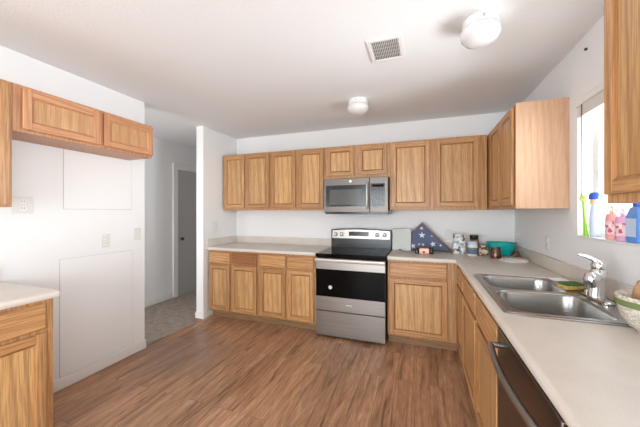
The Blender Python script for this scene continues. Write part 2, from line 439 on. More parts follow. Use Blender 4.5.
# ------------------------------------------------------------------ cabinets
# local frame: back at y = 0, front towards -y, x along the width
def make_door(x0, x1, z0, z1, y, parent, wood='std', rail=0.046):
    v, h, p = {'std': (M['oak_v'], M['oak_x'], M['oak_panel']), 'pink': (M['oak_pink_v'], M['oak_pink_x'], M['oak_pink_panel'])}[wood]
    t = 0.019; w, hh = x1-x0, z1-z0
    m = MB(); yf = -t
    m.mi = 0; m.box(0, rail, yf, 0, 0, hh); m.box(w-rail, w, yf, 0, 0, hh)
    m.mi = 1; m.box(rail, w-rail, yf, 0, 0, rail); m.box(rail, w-rail, yf, 0, hh-rail, hh)
    o = m.build('door', [v, h], parent, bevel=0.003, loc=(x0, y, z0))
    q = MB(); q.box(rail, w-rail, -0.007, -0.002, rail, hh-rail)
    q.build('panel', p, o)
    b = MB(); a = rail; i = 0.011; yo, yi = -t+0.001, -0.0065
    oc = [(a, a), (w-a, a), (w-a, hh-a), (a, hh-a)]; ic = [(a+i, a+i), (w-a-i, a+i), (w-a-i, hh-a-i), (a+i, hh-a-i)]
    V = [b.bm.verts.new((u, yo, z)) for u, z in oc]; W = [b.bm.verts.new((u, yi-0.004, z)) for u, z in ic]; X = [b.bm.verts.new((u, yi, z)) for u, z in ic]
    for k in range(4):
        j = (k+1) % 4
        b.mi = 1 if k % 2 == 0 else 0
        b.face([V[k], V[j], W[j], W[k]]); b.face([W[k], W[j], X[j], X[k]])
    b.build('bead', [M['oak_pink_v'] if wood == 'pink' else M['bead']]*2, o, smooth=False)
    return o
def make_drawer(x0, x1, z0, z1, y, parent, mat=None):
    w, h = x1-x0, z1-z0; m = MB()
    m.loft([[(0, 0, 0), (w, 0, 0), (w, 0, h), (0, 0, h)], [(0, -0.012, 0), (w, -0.012, 0), (w, -0.012, h), (0, -0.012, h)],
            [(0.007, -0.019, 0.007), (w-0.007, -0.019, 0.007), (w-0.007, -0.019, h-0.007), (0.007, -0.019, h-0.007)]])
    return m.build('drawer_front', mat or M['oak_x'], parent, bevel=0.0015, loc=(x0, y, z0))
def cabinet(name, label, cat, loc, rz, w, depth, h, doors=(), drawers=(), base=False, wood='std', group=None, side=None, darkidx=()):
    t = thing(name, label, cat, loc, rz, group)
    z0 = 0.10 if base else 0.0
    v = M['oak_pink_v'] if wood == 'pink' else M['oak_v']
    MB().box(0, w, -(depth-0.02), 0, z0, h).build('carcass', v, t, bevel=0.001)
    MB().box(0, w, -depth, -(depth-0.02), z0, h).build('face_frame', v, t, bevel=0.0015)
    if base: MB().box(0.0, w, -(depth-0.075), -0.02, 0.0, 0.10).build('toe_kick', M['toe'], t)
    for (a, b, c0, c1) in doors: make_door(a, b, c0, c1, -depth-0.003, t, wood)
    for k, (a, b, c0, c1) in enumerate(drawers): make_drawer(a, b, c0, c1, -depth-0.003, t, M['oak_dark_x'] if k in darkidx else (M['oak_pink_x'] if wood == 'pink' else None))
    return t
BD = (0.12, 0.69); BR = (0.712, 0.855); BH = 0.876; g = 0.001
# back wall base, left of the range
cabinet('base_cabinet', 'oak base cabinet with two doors in the corner beside the hallway opening', 'cabinet', (-3.570, -g, 0), 0, 0.752, 0.61, BH,
        [(0.015, 0.335, *BD), (0.36, 0.725, *BD)], [(0.015, 0.335, *BR), (0.36, 0.725, *BR)], True, darkidx=(1,))
cabinet('base_cabinet', 'oak base cabinet with two doors directly left of the range', 'cabinet', (-2.817, -g, 0), 0, 0.756, 0.61, BH,
        [(0.012, 0.36, *BD), (0.386, 0.715, *BD)], [(0.012, 0.36, *BR), (0.386, 0.715, *BR)], True)
cabinet('base_cabinet', 'oak base cabinet with one wide door and drawer right of the range', 'cabinet', (-1.288, -g, 0), 0, 0.661, 0.61, BH,
        [(0.02, 0.565, *BD)], [(0.02, 0.565, *BR)], True)
# right wall run
R = -PI/2
cabinet('base_cabinet', 'oak corner base cabinet with narrow door left of the sink cabinet', 'cabinet', (-g, -0.002, 0), R, 1.10, 0.625, BH,
        [(0.66, 1.06, *BD)], [(0.66, 1.06, *BR)], True)
cabinet('sink_cabinet', 'oak two-door cabinet under the stainless sink', 'cabinet', (-g, -1.103, 0), R, 1.085, 0.625, 0.70,
        [(0.01, 0.525, 0.12, 0.69), (0.56, 1.075, 0.12, 0.69)], [], True)
sk = bpy.data.objects['sink_cabinet']
MB().box(0, 1.085, -0.625, -0.605, 0.70, BH).build('apron', M['oak_x'], sk)
make_drawer(0.01, 0.525, *BR, -0.628, sk); make_drawer(0.56, 1.075, *BR, -0.628, sk)
for xx in (0, 1.067): MB().box(xx, xx+0.018, -0.605, 0, 0.70, BH).build('side_panel', M['oak_v'], sk)
cabinet('base_cabinet', 'oak base cabinet at the near end of the sink counter past the dishwasher', 'cabinet', (-g, -2.812, 0), R, 0.70, 0.625, BH,
        [(0.02, 0.34, *BD), (0.36, 0.68, *BD)], [(0.02, 0.34, *BR), (0.36, 0.68, *BR)], True)
# left base
LB = PI/2
cabinet('base_cabinet', 'oak base cabinet under the short counter at the left edge', 'cabinet', (XW+g, -3.306, 0), LB, 0.712, 0.615, BH,
        [(0.02, 0.335, *BD), (0.36, 0.672, *BD)], [(0.02, 0.672, *BR)], True)
# uppers
UZ, UH = 1.393, 0.764; UD = (0.03, 0.742)
cabinet('wall_cabinet', 'oak two-door wall cabinet in the corner beside the hallway opening', 'cabinet', (-3.568, -g, UZ), 0, 0.745, 0.325, UH,
        [(0.022, 0.355, *UD), (0.37, 0.73, *UD)])
cabinet('wall_cabinet', 'oak two-door wall cabinet directly left of the microwave', 'cabinet', (-2.822, -g, UZ), 0, 0.762, 0.325, UH,
        [(0.012, 0.365, *UD), (0.40, 0.738, *UD)])
cabinet('wall_cabinet', 'short oak two-door wall cabinet above the microwave', 'cabinet', (-2.059, -g, 1.762), 0, 0.762, 0.325, 0.395,
        [(0.012, 0.355, 0.038, 0.373), (0.405, 0.735, 0.038, 0.373)])
cabinet('wall_cabinet', 'oak two-door wall cabinet directly right of the microwave', 'cabinet', (-1.296, -g, UZ), 0, 0.969, 0.325, UH,
        [(0.022, 0.422, *UD), (0.482, 0.89, *UD)])
t = cabinet('wall_cabinet', 'oak corner wall cabinet with pale end panel on the window wall', 'cabinet', (-g, -0.002, UZ), R, 1.208, 0.315, UH,
        [(0.50, 0.825, *UD), (0.87, 1.185, *UD)])
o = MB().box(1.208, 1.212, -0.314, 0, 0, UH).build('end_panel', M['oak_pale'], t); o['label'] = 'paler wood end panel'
cabinet('wall_cabinet', 'large oak wall cabinet at the right edge, close to the camera', 'cabinet', (-g, -2.312, 1.398), R, 0.76, 0.325, 0.752,
        [(0.022, 0.40, *UD), (0.42, 0.745, *UD)])
cabinet('wall_cabinet', 'tall oak wall cabinet at the left edge above the short counter', 'cabinet', (XW+g, -3.385, 1.397), LB, 0.752, 0.295, 0.752,
        [(0.02, 0.37, 0.012, 0.735), (0.39, 0.735, 0.012, 0.735)])
cabinet('wall_cabinet', 'long low two-door wall cabinet over the empty fridge space', 'cabinet', (XW+g, -2.632, 1.86), LB, 0.946, 0.295, 0.291,
        [(0.04, 0.495, 0.02, 0.275), (0.52, 0.942, 0.02, 0.275)], wood='pink')

# ------------------------------------------------------------------ counters
def nose(m, pts, z0, z1, out):
    """rounded front edge swept along a polyline; out = inner line offset (outline is pts, core ends at pts)"""
    prof = [(0.0, z0), (0.010, z0), (0.014, z0+0.006), (0.015, (z0+z1)/2), (0.013, z1-0.007), (0.007, z1-0.001), (0.0, z1)]
    rings = []
    for p, n in pts:
        rings.append([(p[0]+n[0]*u, p[1]+n[1]*u, z) for u, z in prof])
    m.loft(rings)
Z0, Z1 = 0.877, 0.914
def backsplash(m, *b): m.box(*b)
# left counter on the back wall
t = thing('countertop', 'beige laminate counter left of the range with backsplash', 'counter', (-2.8, -0.3, Z0))
def rel(ox, oy, oz): return t
def shifted(m, o):
    bmesh.ops.translate(m.bm, vec=-Vector(o), verts=m.bm.verts); return m
O = (-2.8, -0.3, Z0)
m = MB(); m.box(XW+0.001, -2.062, -0.63, -0.001, Z0, Z1); nose(m, [((XW+0.001, -0.63), (0, -1)), ((-2.062, -0.63), (0, -1))], Z0, Z1, 0)
shifted(m, O).build('worktop', M['counter'], t)
m = MB(); m.box(XW+0.021, -2.062, -0.02, -0.001, Z1, Z1+0.10); m.box(XW+0.001, XW+0.021, -0.64, -0.001, Z1, Z1+0.10)
shifted(m, O).build('backsplash', M['counter'], t, bevel=0.003)
# L counter with sink cut-out
SX0, SX1, SY0, SY1 = -0.585, -0.065, -2.14, -1.33   # hole
O = (-0.3, -1.8, Z0); YE = -3.58
t = thing('countertop', 'long beige laminate counter running under the window and around the sink', 'counter', O)
m = MB()
m.box(-1.288, -0.635, -0.63, -0.001, Z0, Z1); m.box(-0.635, -0.001, SY1, -0.001, Z0, Z1)
m.box(-0.635, SX0, SY0, SY1, Z0, Z1); m.box(SX1, -0.001, SY0, SY1, Z0, Z1); m.box(-0.635, -0.001, YE, SY0, Z0, Z1)
nose(m, [((-1.288, -0.63), (0, -1)), ((-0.635, -0.63), (-1, -1)), ((-0.635, YE), (-1, 0))], Z0, Z1, 0)
shifted(m, O).build('worktop', M['counter'], t)
m = MB(); m.box(-1.288, -0.021, -0.02, -0.001, Z1, Z1+0.10); m.box(-0.021, -0.001, YE, -0.001, Z1, Z1+0.10)
shifted(m, O).build('backsplash', M['counter'], t, bevel=0.003)
# short counter on the left wall
O = (-3.25, -2.95, Z0)
t = thing('countertop', 'short beige counter at the left edge under the tall wall cabinet', 'counter', O)
m = MB(); m.box(XW+0.001, -2.95, -3.32, -2.58, Z0, Z1); nose(m, [((-2.95, -3.32), (1, 0)), ((-2.95, -2.58), (1, 0))], Z0, Z1, 0)
shifted(m, O).build('worktop', M['counter'], t)
m = MB(); m.box(XW+0.001, XW+0.021, -3.32, -2.58, Z1, Z1+0.10); shifted(m, O).build('backsplash', M['counter'], t, bevel=0.003)

# ------------------------------------------------------------------ sink
SC = (-0.325, -1.735, Z1)
sink = thing('sink', 'double bowl stainless steel sink set into the counter under the window', 'sink', SC)
def bowl_rings(cx, cy, hx, hy):
    zs = [(0.0, 0.0066), (0.004, 0.003), (0.007, -0.01), (0.014, -0.10), (0.024, -0.145), (0.055, -0.162), (0.12, -0.166)]
    return [rrect(cx, cy, hx-i, hy-i, max(0.075-i*0.4, 0.02), z) for i, z in zs]
B1 = (-0.043, 0.222, 0.200, 0.178); B2 = (-0.043, -0.190, 0.200, 0.200)
bm = bmesh.new()
loops = [rrect(0, 0, 0.278, 0.429, 0.03, 0.0066), rrect(*B1, 0.075, 0.0066), rrect(*B2, 0.075, 0.0066)]
edges = []
for lp in loops:
    vs_ = [bm.verts.new(p) for p in lp]
    edges += [bm.edges.new((vs_[i], vs_[(i+1) % len(vs_)])) for i in range(len(vs_))]
bmesh.ops.triangle_fill(bm, use_beauty=True, use_dissolve=False, edges=edges)
m = MB(); m.bm.free(); m.bm = bm
m.loft([rrect(0, 0, 0.278, 0.429, 0.03, 0.0066), rrect(0, 0, 0.283, 0.434, 0.034, 0.005), rrect(0, 0, 0.285, 0.436, 0.035, 0.001)], False, False)
# raised outer bead
ring = rrect(0, 0, 0.272, 0.423, 0.026, 0.0076)
m.tube([ring[i] for i in range(len(ring))] + [ring[0]], 0.0032, 6)
bmesh.ops.remove_doubles(m.bm, verts=m.bm.verts, dist=0.0002)
m.build('rim', M['sinksteel'], sink)
for B in (B1, B2):
    o = MB().loft(bowl_rings(*B), False, True).build('bowl', M['sinksteel'], sink)
    sd = o.modifiers.new('thick', 'SOLIDIFY'); sd.thickness = 0.0015; sd.offset = 1
    cx, cy = B[0], B[1]
    MB().lathe([(0.045, -0.1655), (0.045, -0.164), (0.034, -0.1645), (0.03, -0.1655)], (cx, cy, 0), 24).build('drain', M['chrome'], sink)

# ------------------------------------------------------------------ faucet
F = (-0.112, -1.770, Z1+0.0085)
fa = thing('faucet', 'chrome single-lever kitchen faucet behind the sink', 'faucet', F)
m = MB(); m.loft([rrect(0, 0, 0.028, 0.125, 0.027, 0), rrect(0, 0, 0.028, 0.125, 0.027, 0.006), rrect(0, 0, 0.021, 0.118, 0.020, 0.012)])
m.build('deck_plate', M['chrome'], fa)
m = MB(); prof = [(0.040, 0.011, 0), (0.038, 0.03, 0), (0.036, 0.07, 0.002), (0.036, 0.115, 0.006), (0.036, 0.14, 0.010), (0.030, 0.152, 0.012)]
m.loft([[(q+rr*math.cos(a), rr*math.sin(a), z) for a in [2*PI*k/28 for k in range(28)]] for rr, z, q in prof])
m.build('column', M['chrome'], fa)
MB().tube([(0.006, 0.0, 0.095), (-0.018, -0.03, 0.112), (-0.036, -0.055, 0.118), (-0.048, -0.070, 0.112)], [0.026, 0.026, 0.028, 0.024], 18).build('spout', M['chrome'], fa)
MB().lathe([(0.014, 0.070), (0.026, 0.074), (0.031, 0.092), (0.034, 0.110), (0.031, 0.128), (0.022, 0.141), (0.006, 0.147)], (-0.052, -0.075, 0), 24).build('spray_head', M['chrome'], fa)
m = MB(); m.lathe([(0.030, 0.150), (0.033, 0.156), (0.033, 0.176), (0.026, 0.190), (0.010, 0.197)], (0.013, 0, 0), 24)
m.tube([(0.012, 0, 0.186), (-0.012, 0.006, 0.202), (-0.038, 0.012, 0.214), (-0.066, 0.018, 0.220)], [0.018, 0.012, 0.009, 0.007], 12)
m.build('lever', M['chrome'], fa)

# sponges stacked on the sink ledge
m = MB(); m.box(-0.055, 0.055, -0.036, 0.036, 0, 0.022)
s1 = tag(m.build('sponge', M['spongeyellow'], bevel=0.006, loc=(-0.145, -1.590, Z1+0.009)), 'tan sponge lying lowest on the sink ledge beside the faucet', 'sponge', ); s1.rotation_euler = (0, 0, 0.5)
m = MB(); m.box(-0.05, 0.05, -0.034, 0.034, 0, 0.014)
s2 = tag(m.build('sponge', M['spongegreen'], bevel=0.005, loc=(-0.143, -1.590, Z1+0.0315)), 'dark green scouring pad stacked on the tan sponge', 'sponge'); s2.rotation_euler = (0, 0, 0.35)
m = MB(); m.loft([rrect(0, 0, 0.045, 0.03, 0.02, 0), rrect(0, 0, 0.052, 0.036, 0.024, 0.008), rrect(0, 0, 0.05, 0.034, 0.022, 0.011), rrect(0, 0, 0.04, 0.026, 0.018, 0.005)])
tag(m.build('soap_dish', M['dishwhite'], loc=(-0.118, -1.372, Z1+0.0078)), 'small white soap dish at the back left corner of the sink', 'soap dish')

# knit basket with cloth
BK = (-0.145, -2.222, Z1+0.0006)
bk = thing('basket', 'cream knit basket with a green band beside the sink', 'basket', BK)
MB().lathe([(0.044, 0.0), (0.047, 0.009), (0.066, 0.018), (0.090, 0.055), (0.101, 0.10), (0.106, 0.132), (0.102, 0.137), (0.097, 0.132), (0.084, 0.055), (0.058, 0.014)], (0,0,0), 48).build('basket_wall', M['knit'], bk)
MB().lathe([(0.1008, 0.098), (0.1055, 0.101), (0.1085, 0.117), (0.1075, 0.121), (0.104, 0.122)], (0,0,0), 48, cap0=False, cap1=False).build('band', M['basket_band'], bk)
m = MB()
for (dx, dy, rx, rz_, hh) in ((-0.018, 0.018, 0.034, 0.03, 0.200), (0.012, -0.012, 0.034, 0.035, 0.185)):
    m.lathe([(rx*0.95, 0.02), (rx*1.15, 0.08), (rx*1.1, 0.13), (rx*0.95, hh-0.04), (rx*0.6, hh-0.012), (0.004, hh)], (dx, dy, 0), 20, sy=0.55)
tag(m.build('folded_cloth', M['cloth'], loc=(BK[0], BK[1], BK[2]+0.001)), 'folded brown cloth standing in the knit basket', 'cloth')

# ------------------------------------------------------------------ range
rg = thing('range', 'stainless and black electric range between the base cabinets', 'stove', (-2.056, -0.036, 0))
W_ = 0.758
MB().box(0.003, W_-0.003, -0.615, 0.0, 0.02, 0.895).build('body', M['black'], rg)
for k in (0.04, W_-0.07):
    MB().box(k, k+0.03, -0.58, -0.54, 0.0, 0.02).build('foot', M['black'], rg); MB().box(k, k+0.03, -0.08, -0.04, 0.0, 0.02).build('foot', M['black'], rg)
MB().box(0, W_, -0.668, 0.0, 0.875, 0.917).build('cooktop', M['blackglass'], rg, bevel=0.006)
for (x, y, r) in ((0.20, -0.20, 0.09), (0.55, -0.20, 0.075), (0.20, -0.47, 0.075), (0.55, -0.47, 0.105)):
    MB().lathe([(r, 0.9172), (r, 0.9178), (r-0.003, 0.9178), (r-0.003, 0.9172)], (x, y, 0), 40, cap0=False, cap1=False).build('burner_ring', M['mwmesh'], rg)
# oven door
od = MB().box(0.004, W_-0.004, -0.655, -0.617, 0.300, 0.868).build('oven_door', M['steel'], rg, bevel=0.004)
MB().box(0.006, W_-0.006, -0.659, -0.655, 0.452, 0.748).build('oven_window', M['blackglass'], od, bevel=0.001)
m = MB(); m.prism([(-0.702, 0.838), (-0.697, 0.830), (-0.684, 0.828), (-0.678, 0.838), (-0.680, 0.862), (-0.690, 0.868), (-0.700, 0.862)], 0.006, W_-0.006, 'x')
m.box(0.03, 0.06, -0.685, -0.653, 0.836, 0.862); m.box(W_-0.06, W_-0.03, -0.685, -0.653, 0.836, 0.862)
m.build('handle', M['satin'], od)
MB().lathe([(0.021, -0.6605), (0.021, -0.6588)], (0.17, 0, 0.555), 24, 'y').build('pale_disc', M['knob'], od)  # small pale disc on the oven glass
MB().box(0.34, 0.41, -0.6556, -0.655, 0.372, 0.380).build('badge', M['knob'], od)
MB().box(0.004, W_-0.004, -0.655, -0.617, 0.028, 0.292).build('storage_drawer', M['steel'], rg, bevel=0.004)
# backguard
m = MB(); arch = [(0.0, 0.915), (W_, 0.915), (W_, 1.145)]
for k in range(1, 16): arch.append((W_-W_*k/16, 1.145+0.016*math.sin(PI*k/16)))
arch.append((0.0, 1.145)); m.prism(arch, -0.075, -0.005, 'y'); bgd = m.build('backguard', M['black'], rg, bevel=0.005)
m = MB(); arch = [(0.018, 1.035), (W_-0.018, 1.035), (W_-0.018, 1.133)]
for k in range(1, 16): arch.append((W_-0.018-(W_-0.036)*k/16, 1.133+0.014*math.sin(PI*k/16)))
arch.append((0.018, 1.133)); m.prism(arch, -0.079, -0.074, 'y'); m.build('control_panel', M['satin'], bgd)
MB().box(0.235, 0.485, -0.081, -0.078, 1.068, 1.122).build('display', M['mwglass'], bgd, bevel=0.001)
for x in (0.062, 0.140, 0.590, 0.680):
    k = MB().lathe([(0.028, -0.080), (0.027, -0.092), (0.021, -0.095), (0.019, -0.110), (0.015, -0.113)], (x, 0, 1.088), 24, 'y').build('knob', M['knob'], bgd)
    MB().box(x-0.002, x+0.002, -0.1145, -0.1125, 1.090, 1.102).build('pointer', M['plastic_dark'], k)

# ------------------------------------------------------------------ microwave (mounted under the short cabinet)
mw = thing('microwave', 'grey stainless over-the-range microwave under the short wall cabinet', 'microwave', (-2.054, -0.003, 1.354))
MB().box(0, 0.752, -0.385, 0, 0.0, 0.405).build('housing', M['mwglass'], mw, bevel=0.002)
MB().box(0.01, 0.742, -0.38, -0.02, -0.012, 0.0).build('vent_grille', M['black'], mw)
md = MB().box(0.002, 0.545, -0.417, -0.387, 0.012, 0.405).build('microwave_door', M['steel_mw'], mw, bevel=0.004)
MB().box(0.028, 0.505, -0.4195, -0.417, 0.078, 0.325).build('door_glass', M['mwglass'], md, bevel=0.001)
MB().box(0.075, 0.455, -0.4205, -0.4195, 0.10, 0.275).build('door_window', M['mwmesh'], md)
MB().tube([(0.522, -0.416, 0.345), (0.522, -0.448, 0.330), (0.522, -0.455, 0.29), (0.522, -0.456, 0.20), (0.522, -0.455, 0.11), (0.522, -0.448, 0.075), (0.522, -0.416, 0.06)], 0.0105, 12).build('handle', M['satin'], md)
MB().lathe([(0.014, -0.4185), (0.014, -0.4168)], (0.325, 0, 0.368), 24, 'y').build('emblem', M['knob'], md)
cp = MB().box(0.549, 0.750, -0.417, -0.387, 0.012, 0.405).build('control_side', M['steel_mw'], mw, bevel=0.004)
MB().box(0.557, 0.715, -0.4195, -0.417, 0.075, 0.335).build('keypad', M['mwglass'], cp)
m = MB()
for i in range(4):
    for j in range(7): m.box(0.572+i*0.035, 0.590+i*0.035, -0.4202, -0.4195, 0.092+j*0.028, 0.101+j*0.028)
m.build('key_marks', plain('key_marks_grey', (110, 116, 124), 0.5), cp)
MB().box(0.575, 0.70, -0.4202, -0.4195, 0.295, 0.322).build('clock_display', M['blackglass'], cp)

# ------------------------------------------------------------------ dishwasher
dw = thing('dishwasher', 'dark stainless dishwasher with curved handle right of the sink cabinet', 'dishwasher', (-0.016, -2.196, 0), R)
DW = 0.605
MB().box(0.003, DW, -0.58, -0.02, 0.10, 0.872).build('tub', M['black'], dw)
MB().box(0.003, DW, -0.54, -0.03, 0.0, 0.10).build('toe_panel', M['black'], dw)
dd = MB().box(0.004, DW-0.002, -0.632, -0.582, 0.12, 0.868).build('dishwasher_door', M['steel_dark'], dw, bevel=0.005)
pts = [(0.035, -0.632, 0.800), (0.037, -0.655, 0.800)]
for k in range(0, 13):
    u = k/12; pts.append((0.042+u*(DW-0.084), -0.664-0.020*math.sin(PI*u), 0.800))
pts += [(DW-0.037, -0.655, 0.800), (DW-0.035, -0.632, 0.800)]
MB().tube(pts, 0.012, 12).build('handle', M['steel'], dd)

# ------------------------------------------------------------------ outlets and switches (local: plate in xz plane, front -y)
def outlet(loc, rz, label, kind='outlet', w_=0.072):
    t = thing('outlet' if kind == 'outlet' else 'light_switch', label, 'outlet' if kind == 'outlet' else 'switch', loc, rz)
    MB().box(-w_/2, w_/2, -0.006, -0.0005, -0.058, 0.058).build('cover_plate', M['plate'], t, bevel=0.003)
    if kind == 'outlet':
        for z in (-0.024, 0.024):
            r = MB().lathe([(0.017, -0.0085), (0.017, -0.0055)], (0, 0, z), 20, 'y').build('receptacle', M['plastic'], t)
            m = MB(); m.box(-0.008, -0.005, -0.0092, -0.0084, z-0.002, z+0.008); m.box(0.005, 0.008, -0.0092, -0.0084, z-0.002, z+0.008)
            m.build('slots', M['plastic_dark'], r)
    elif kind == 'switch':
        for x in ((-0.023, 0.023) if w_ > 0.1 else (0,)):
            MB().box(x-0.006, x+0.006, -0.014, -0.0055, -0.006, 0.012).build('toggle', M['plastic'], t, bevel=0.002)
outlet((XW, -2.452, 1.415), LB, 'white outlet under the fridge cabinet beside the tall wall cabinet', w_=0.115)
outlet((XW, -1.90, 1.115), LB, 'white outlet low on the left wall between the two patched panels')
outlet((XW, -1.60, 1.155), LB, 'white light switch near the end of the left wall', 'switch')
outlet((XW, -0.475, 1.175), LB, 'white light switch on the short wall beside the corner counter', 'switch')
outlet((0, -0.155, 1.13), R, 'white outlet on the window wall close to the back corner')
outlet((0, -0.852, 1.115), R, 'white outlet on the window wall left of the window')
outlet((-0.665, 0, 1.105), 0, 'white outlet on the back wall behind the flag case')
o = tag(MB().lathe([(0.008, -0.012), (0.008, 0.0)], (0, 0, 0), 10, 'x').build('wall_hook', M['plastic_dark'], loc=(0, -1.432, 2.37)), 'tiny hook high on the window wall above the blind', 'hook')

# wall patches in the fridge space
def patch(y0, y1, z0, z1, label):
    t = thing('access_panel', label, 'wall panel', (XW, y0, z0), 0)
    w2, h2 = y1-y0, z1-z0
    MB().box(0.0003, 0.0016, -0.0025, w2+0.0025, -0.0 if z0 < 0.1 else -0.0025, h2+0.0025).build('seam', M['crack'], t)
    MB().box(0.0016, 0.004, 0, w2, 0.0, h2).build('panel', M['patch'], t, bevel=0.0015)
patch(-2.235, -1.652, 0.088, 1.0, 'large painted-over wall panel above the baseboard in the fridge space')
patch(-2.21, -1.66, 1.392, 1.858, 'painted-over wall panel right under the fridge-space cabinet')

# ------------------------------------------------------------------ ceiling fixtures
def dome(loc, label):
    t = thing('ceiling_light', label, 'ceiling light', loc, 0, )
    MB().lathe([(0.092, 0), (0.095, -0.010), (0.093, -0.034), (0.098, -0.038), (0.098, -0.046), (0.085, -0.048)], (0,0,0), 40).build('canopy', M['trim'], t)
    MB().lathe([(0.085, -0.044), (0.100, -0.052), (0.107, -0.068), (0.102, -0.092), (0.083, -0.116), (0.05, -0.132), (0.0, -0.138)], (0,0,0), 40, cap0=False).build('globe', M['globe'], t)
    MB().lathe([(0.006, -0.112), (0.006, -0.090)], (0, 0, -0.026), 10, 'y').build('thumbscrew', M['knob'], t)
dome((-0.640, -1.775, H-0.0005), 'white domed ceiling light nearest the camera')
dome((-1.547, -0.855, H-0.0005), 'white domed ceiling light above the range')
v = thing('ceiling_vent', 'white square air vent in the kitchen ceiling', 'vent', (-1.185, -1.668, H-0.0005))
m = MB(); a, b, f = 0.1125, 0.1375, 0.026
for q in ((-a, a, -b, -b+f), (-a, a, b-f, b), (-a, -a+f, -b+f, b-f), (a-f, a, -b+f, b-f)): m.box(*q, -0.010, 0)
m.build('frame', M['plastic'], v, bevel=0.003)
MB().box(-a+f, a-f, -b+f, b-f, -0.0015, 0.0).build('backing', M['vent_back'], v)
m = MB(); n = 15
for k in range(n):
    x = -a+f+(k+0.5)*(2*a-2*f)/n
    m.loft([[(x-0.0035, y, -0.002), (x-0.0018, y, -0.002), (x+0.0035, y, -0.009), (x+0.0018, y, -0.009)] for y in (-b+f, b-f)])
for k in range(1, 5):
    y = -b+f+k*(2*b-2*f)/5; m.box(-a+f, a-f, y-0.001, y+0.001, -0.0045, -0.002)
m.build('louvres', M['plastic'], v, smooth=False)

# ------------------------------------------------------------------ things on the back counter
ZC = Z1 + 0.0005
# flag case
fc = thing('flag_case', 'triangular dark framed case with folded starry flag', 'flag case', (-0.952, -0.10, ZC))
def tri(hw, h, z0=0.0): return [(-hw, z0), (hw, z0), (0, z0+h)]
hw, hh = 0.335, 0.335
m = MB()
A = [(-hw, 0), (hw, 0), (0, hh)]; fr = 0.022
Bt = [(-hw+fr*2.41, fr), (hw-fr*2.41, fr), (0, hh-fr*1.414)]
def ringp(y): return [[(u, y, z) for u, z in A], [(u, y, z) for u, z in Bt]]
a0, b0 = ringp(-0.04); a1, b1 = ringp(0.04)
m.loft([a1, a0, b0, b1], False, False); m.box(-0.001, 0.001, 0.036, 0.038, 0.02, 0.03)
fcf = m.build('frame', M['caseframe'], fc)
MB().prism(Bt, -0.022, 0.035, 'y').build('folded_flag', M['flag'], fc)
def star(cx, cz, r, rot=0.0):
    m = MB()
    pts = []
    for k in range(10):
        rr = r if k % 2 == 0 else r*0.40; a = PI/2 + rot + k*PI/5; pts.append((cx+rr*math.cos(a), cz+rr*math.sin(a)))
    m.prism(pts, -0.0245, -0.0218, 'y'); m.build('star', M['star'], fc)
for s_ in ((0, 0.185, 0.040, 0), (0.118, 0.085, 0.036, .2), (-0.10, 0.055, 0.036, .3), (-0.030, 0.078, 0.018, .1), (0.012, 0.075, 0.018, .5), (0.105, 0.178, 0.015, .3), (0.20, 0.075, 0.017, .2), (-0.004, 0.265, 0.022, .6)): star(*s_)
# grey board
t = tag(MB().box(-0.105, 0.105, -0.004, 0.004, 0, 0.26).build('cutting_board', M['board'], bevel=0.003, loc=(-1.176, -0.172, ZC)), 'grey rectangular board standing beside the range in front of the flag case', 'board')
t.rotation_euler = (-0.10, 0, 0)
sr = thing('spoon_rest', 'small white spoon rest with dark spot in front of the grey board', 'spoon rest', (-1.19, -0.235, ZC))
MB().lathe([(0.04, 0), (0.065, 0.010), (0.068, 0.014), (0.06, 0.012), (0.035, 0.004)], (0,0,0), 28, sy=0.6).build('dish', M['dishwhite'], sr)
MB().lathe([(0.018, 0.004), (0.022, 0.016), (0.012, 0.024), (0.001, 0.026)], (0,0,0), 16).build('dark_spot', M['plastic_dark'], sr)
# small copper box
tb = thing('trinket_box', 'small copper-pink box with dark round ends before the flag case', 'box', (-0.930, -0.34, ZC))
MB().box(-0.052, 0.052, -0.025, 0.025, 0, 0.062).build('box_body', M['copper'], tb, bevel=0.006)
for s_ in (-1, 1): MB().lathe([(0.020, 0), (0.021, 0.01), (0.021, 0.055), (0.015, 0.064)], (s_*0.074, 0, 0), 20).build('end_post', M['black'], tb)
MB().lathe([(0.012, -0.029), (0.012, -0.0245)], (-0.003, 0, 0.022), 16, 'y').build('hole', M['plastic_dark'], tb)
# printed pack
tag(MB().box(-0.058, 0.058, -0.025, 0.025, 0, 0.215).build('food_box', M['print'], bevel=0.002, loc=(-0.572, -0.20, ZC)), 'tall box printed blue, white and brown beside the flag case', 'box')
def jar(name, label, cat, loc, r, h, body, lid, lidh=0.025, lab=None):
    t = thing(name, label, cat, loc)
    bh = h-lidh
    MB().lathe([(r*0.9, 0), (r, 0.006), (r, bh*0.82), (r*0.82, bh), (r*0.82, bh+0.001)], (0,0,0), 28).build('jar_body', body, t)
    MB().lathe([(r*0.86, bh), (r*0.88, bh+0.003), (r*0.88, h-0.003), (r*0.82, h)], (0,0,0), 28).build('lid', lid, t)
    if lab: MB().lathe([(r+0.0006, bh*0.18), (r+0.0012, bh*0.19), (r+0.0012, bh*0.72), (r+0.0006, bh*0.73)], (0,0,0), 28, cap0=False, cap1=False).build('label_band', lab, t)
    return t
jar('jar', 'glass jar with blue-grey label and pale lid in front of a black-lidded jar', 'jar', (-0.456, -0.315, ZC), 0.050, 0.150, M['label'], M['clearblue'], 0.03, M['label_blue'])
jar('jar', 'taller black-lidded jar behind the blue-grey labelled jar', 'jar', (-0.42, -0.165, ZC), 0.048, 0.205, M['brownprint'], M['black'], 0.05, None)
tag(MB().box(-0.040, 0.040, -0.03, 0.03, 0, 0.105).build('food_box', print_mat('brown_white_pack', [(228, 220, 206), (104, 70, 54), (216, 180, 140), (90, 60, 50)], 48), bevel=0.002, loc=(-0.352, -0.255, ZC)), 'small brown and white box between the jar and the amber candle', 'box')
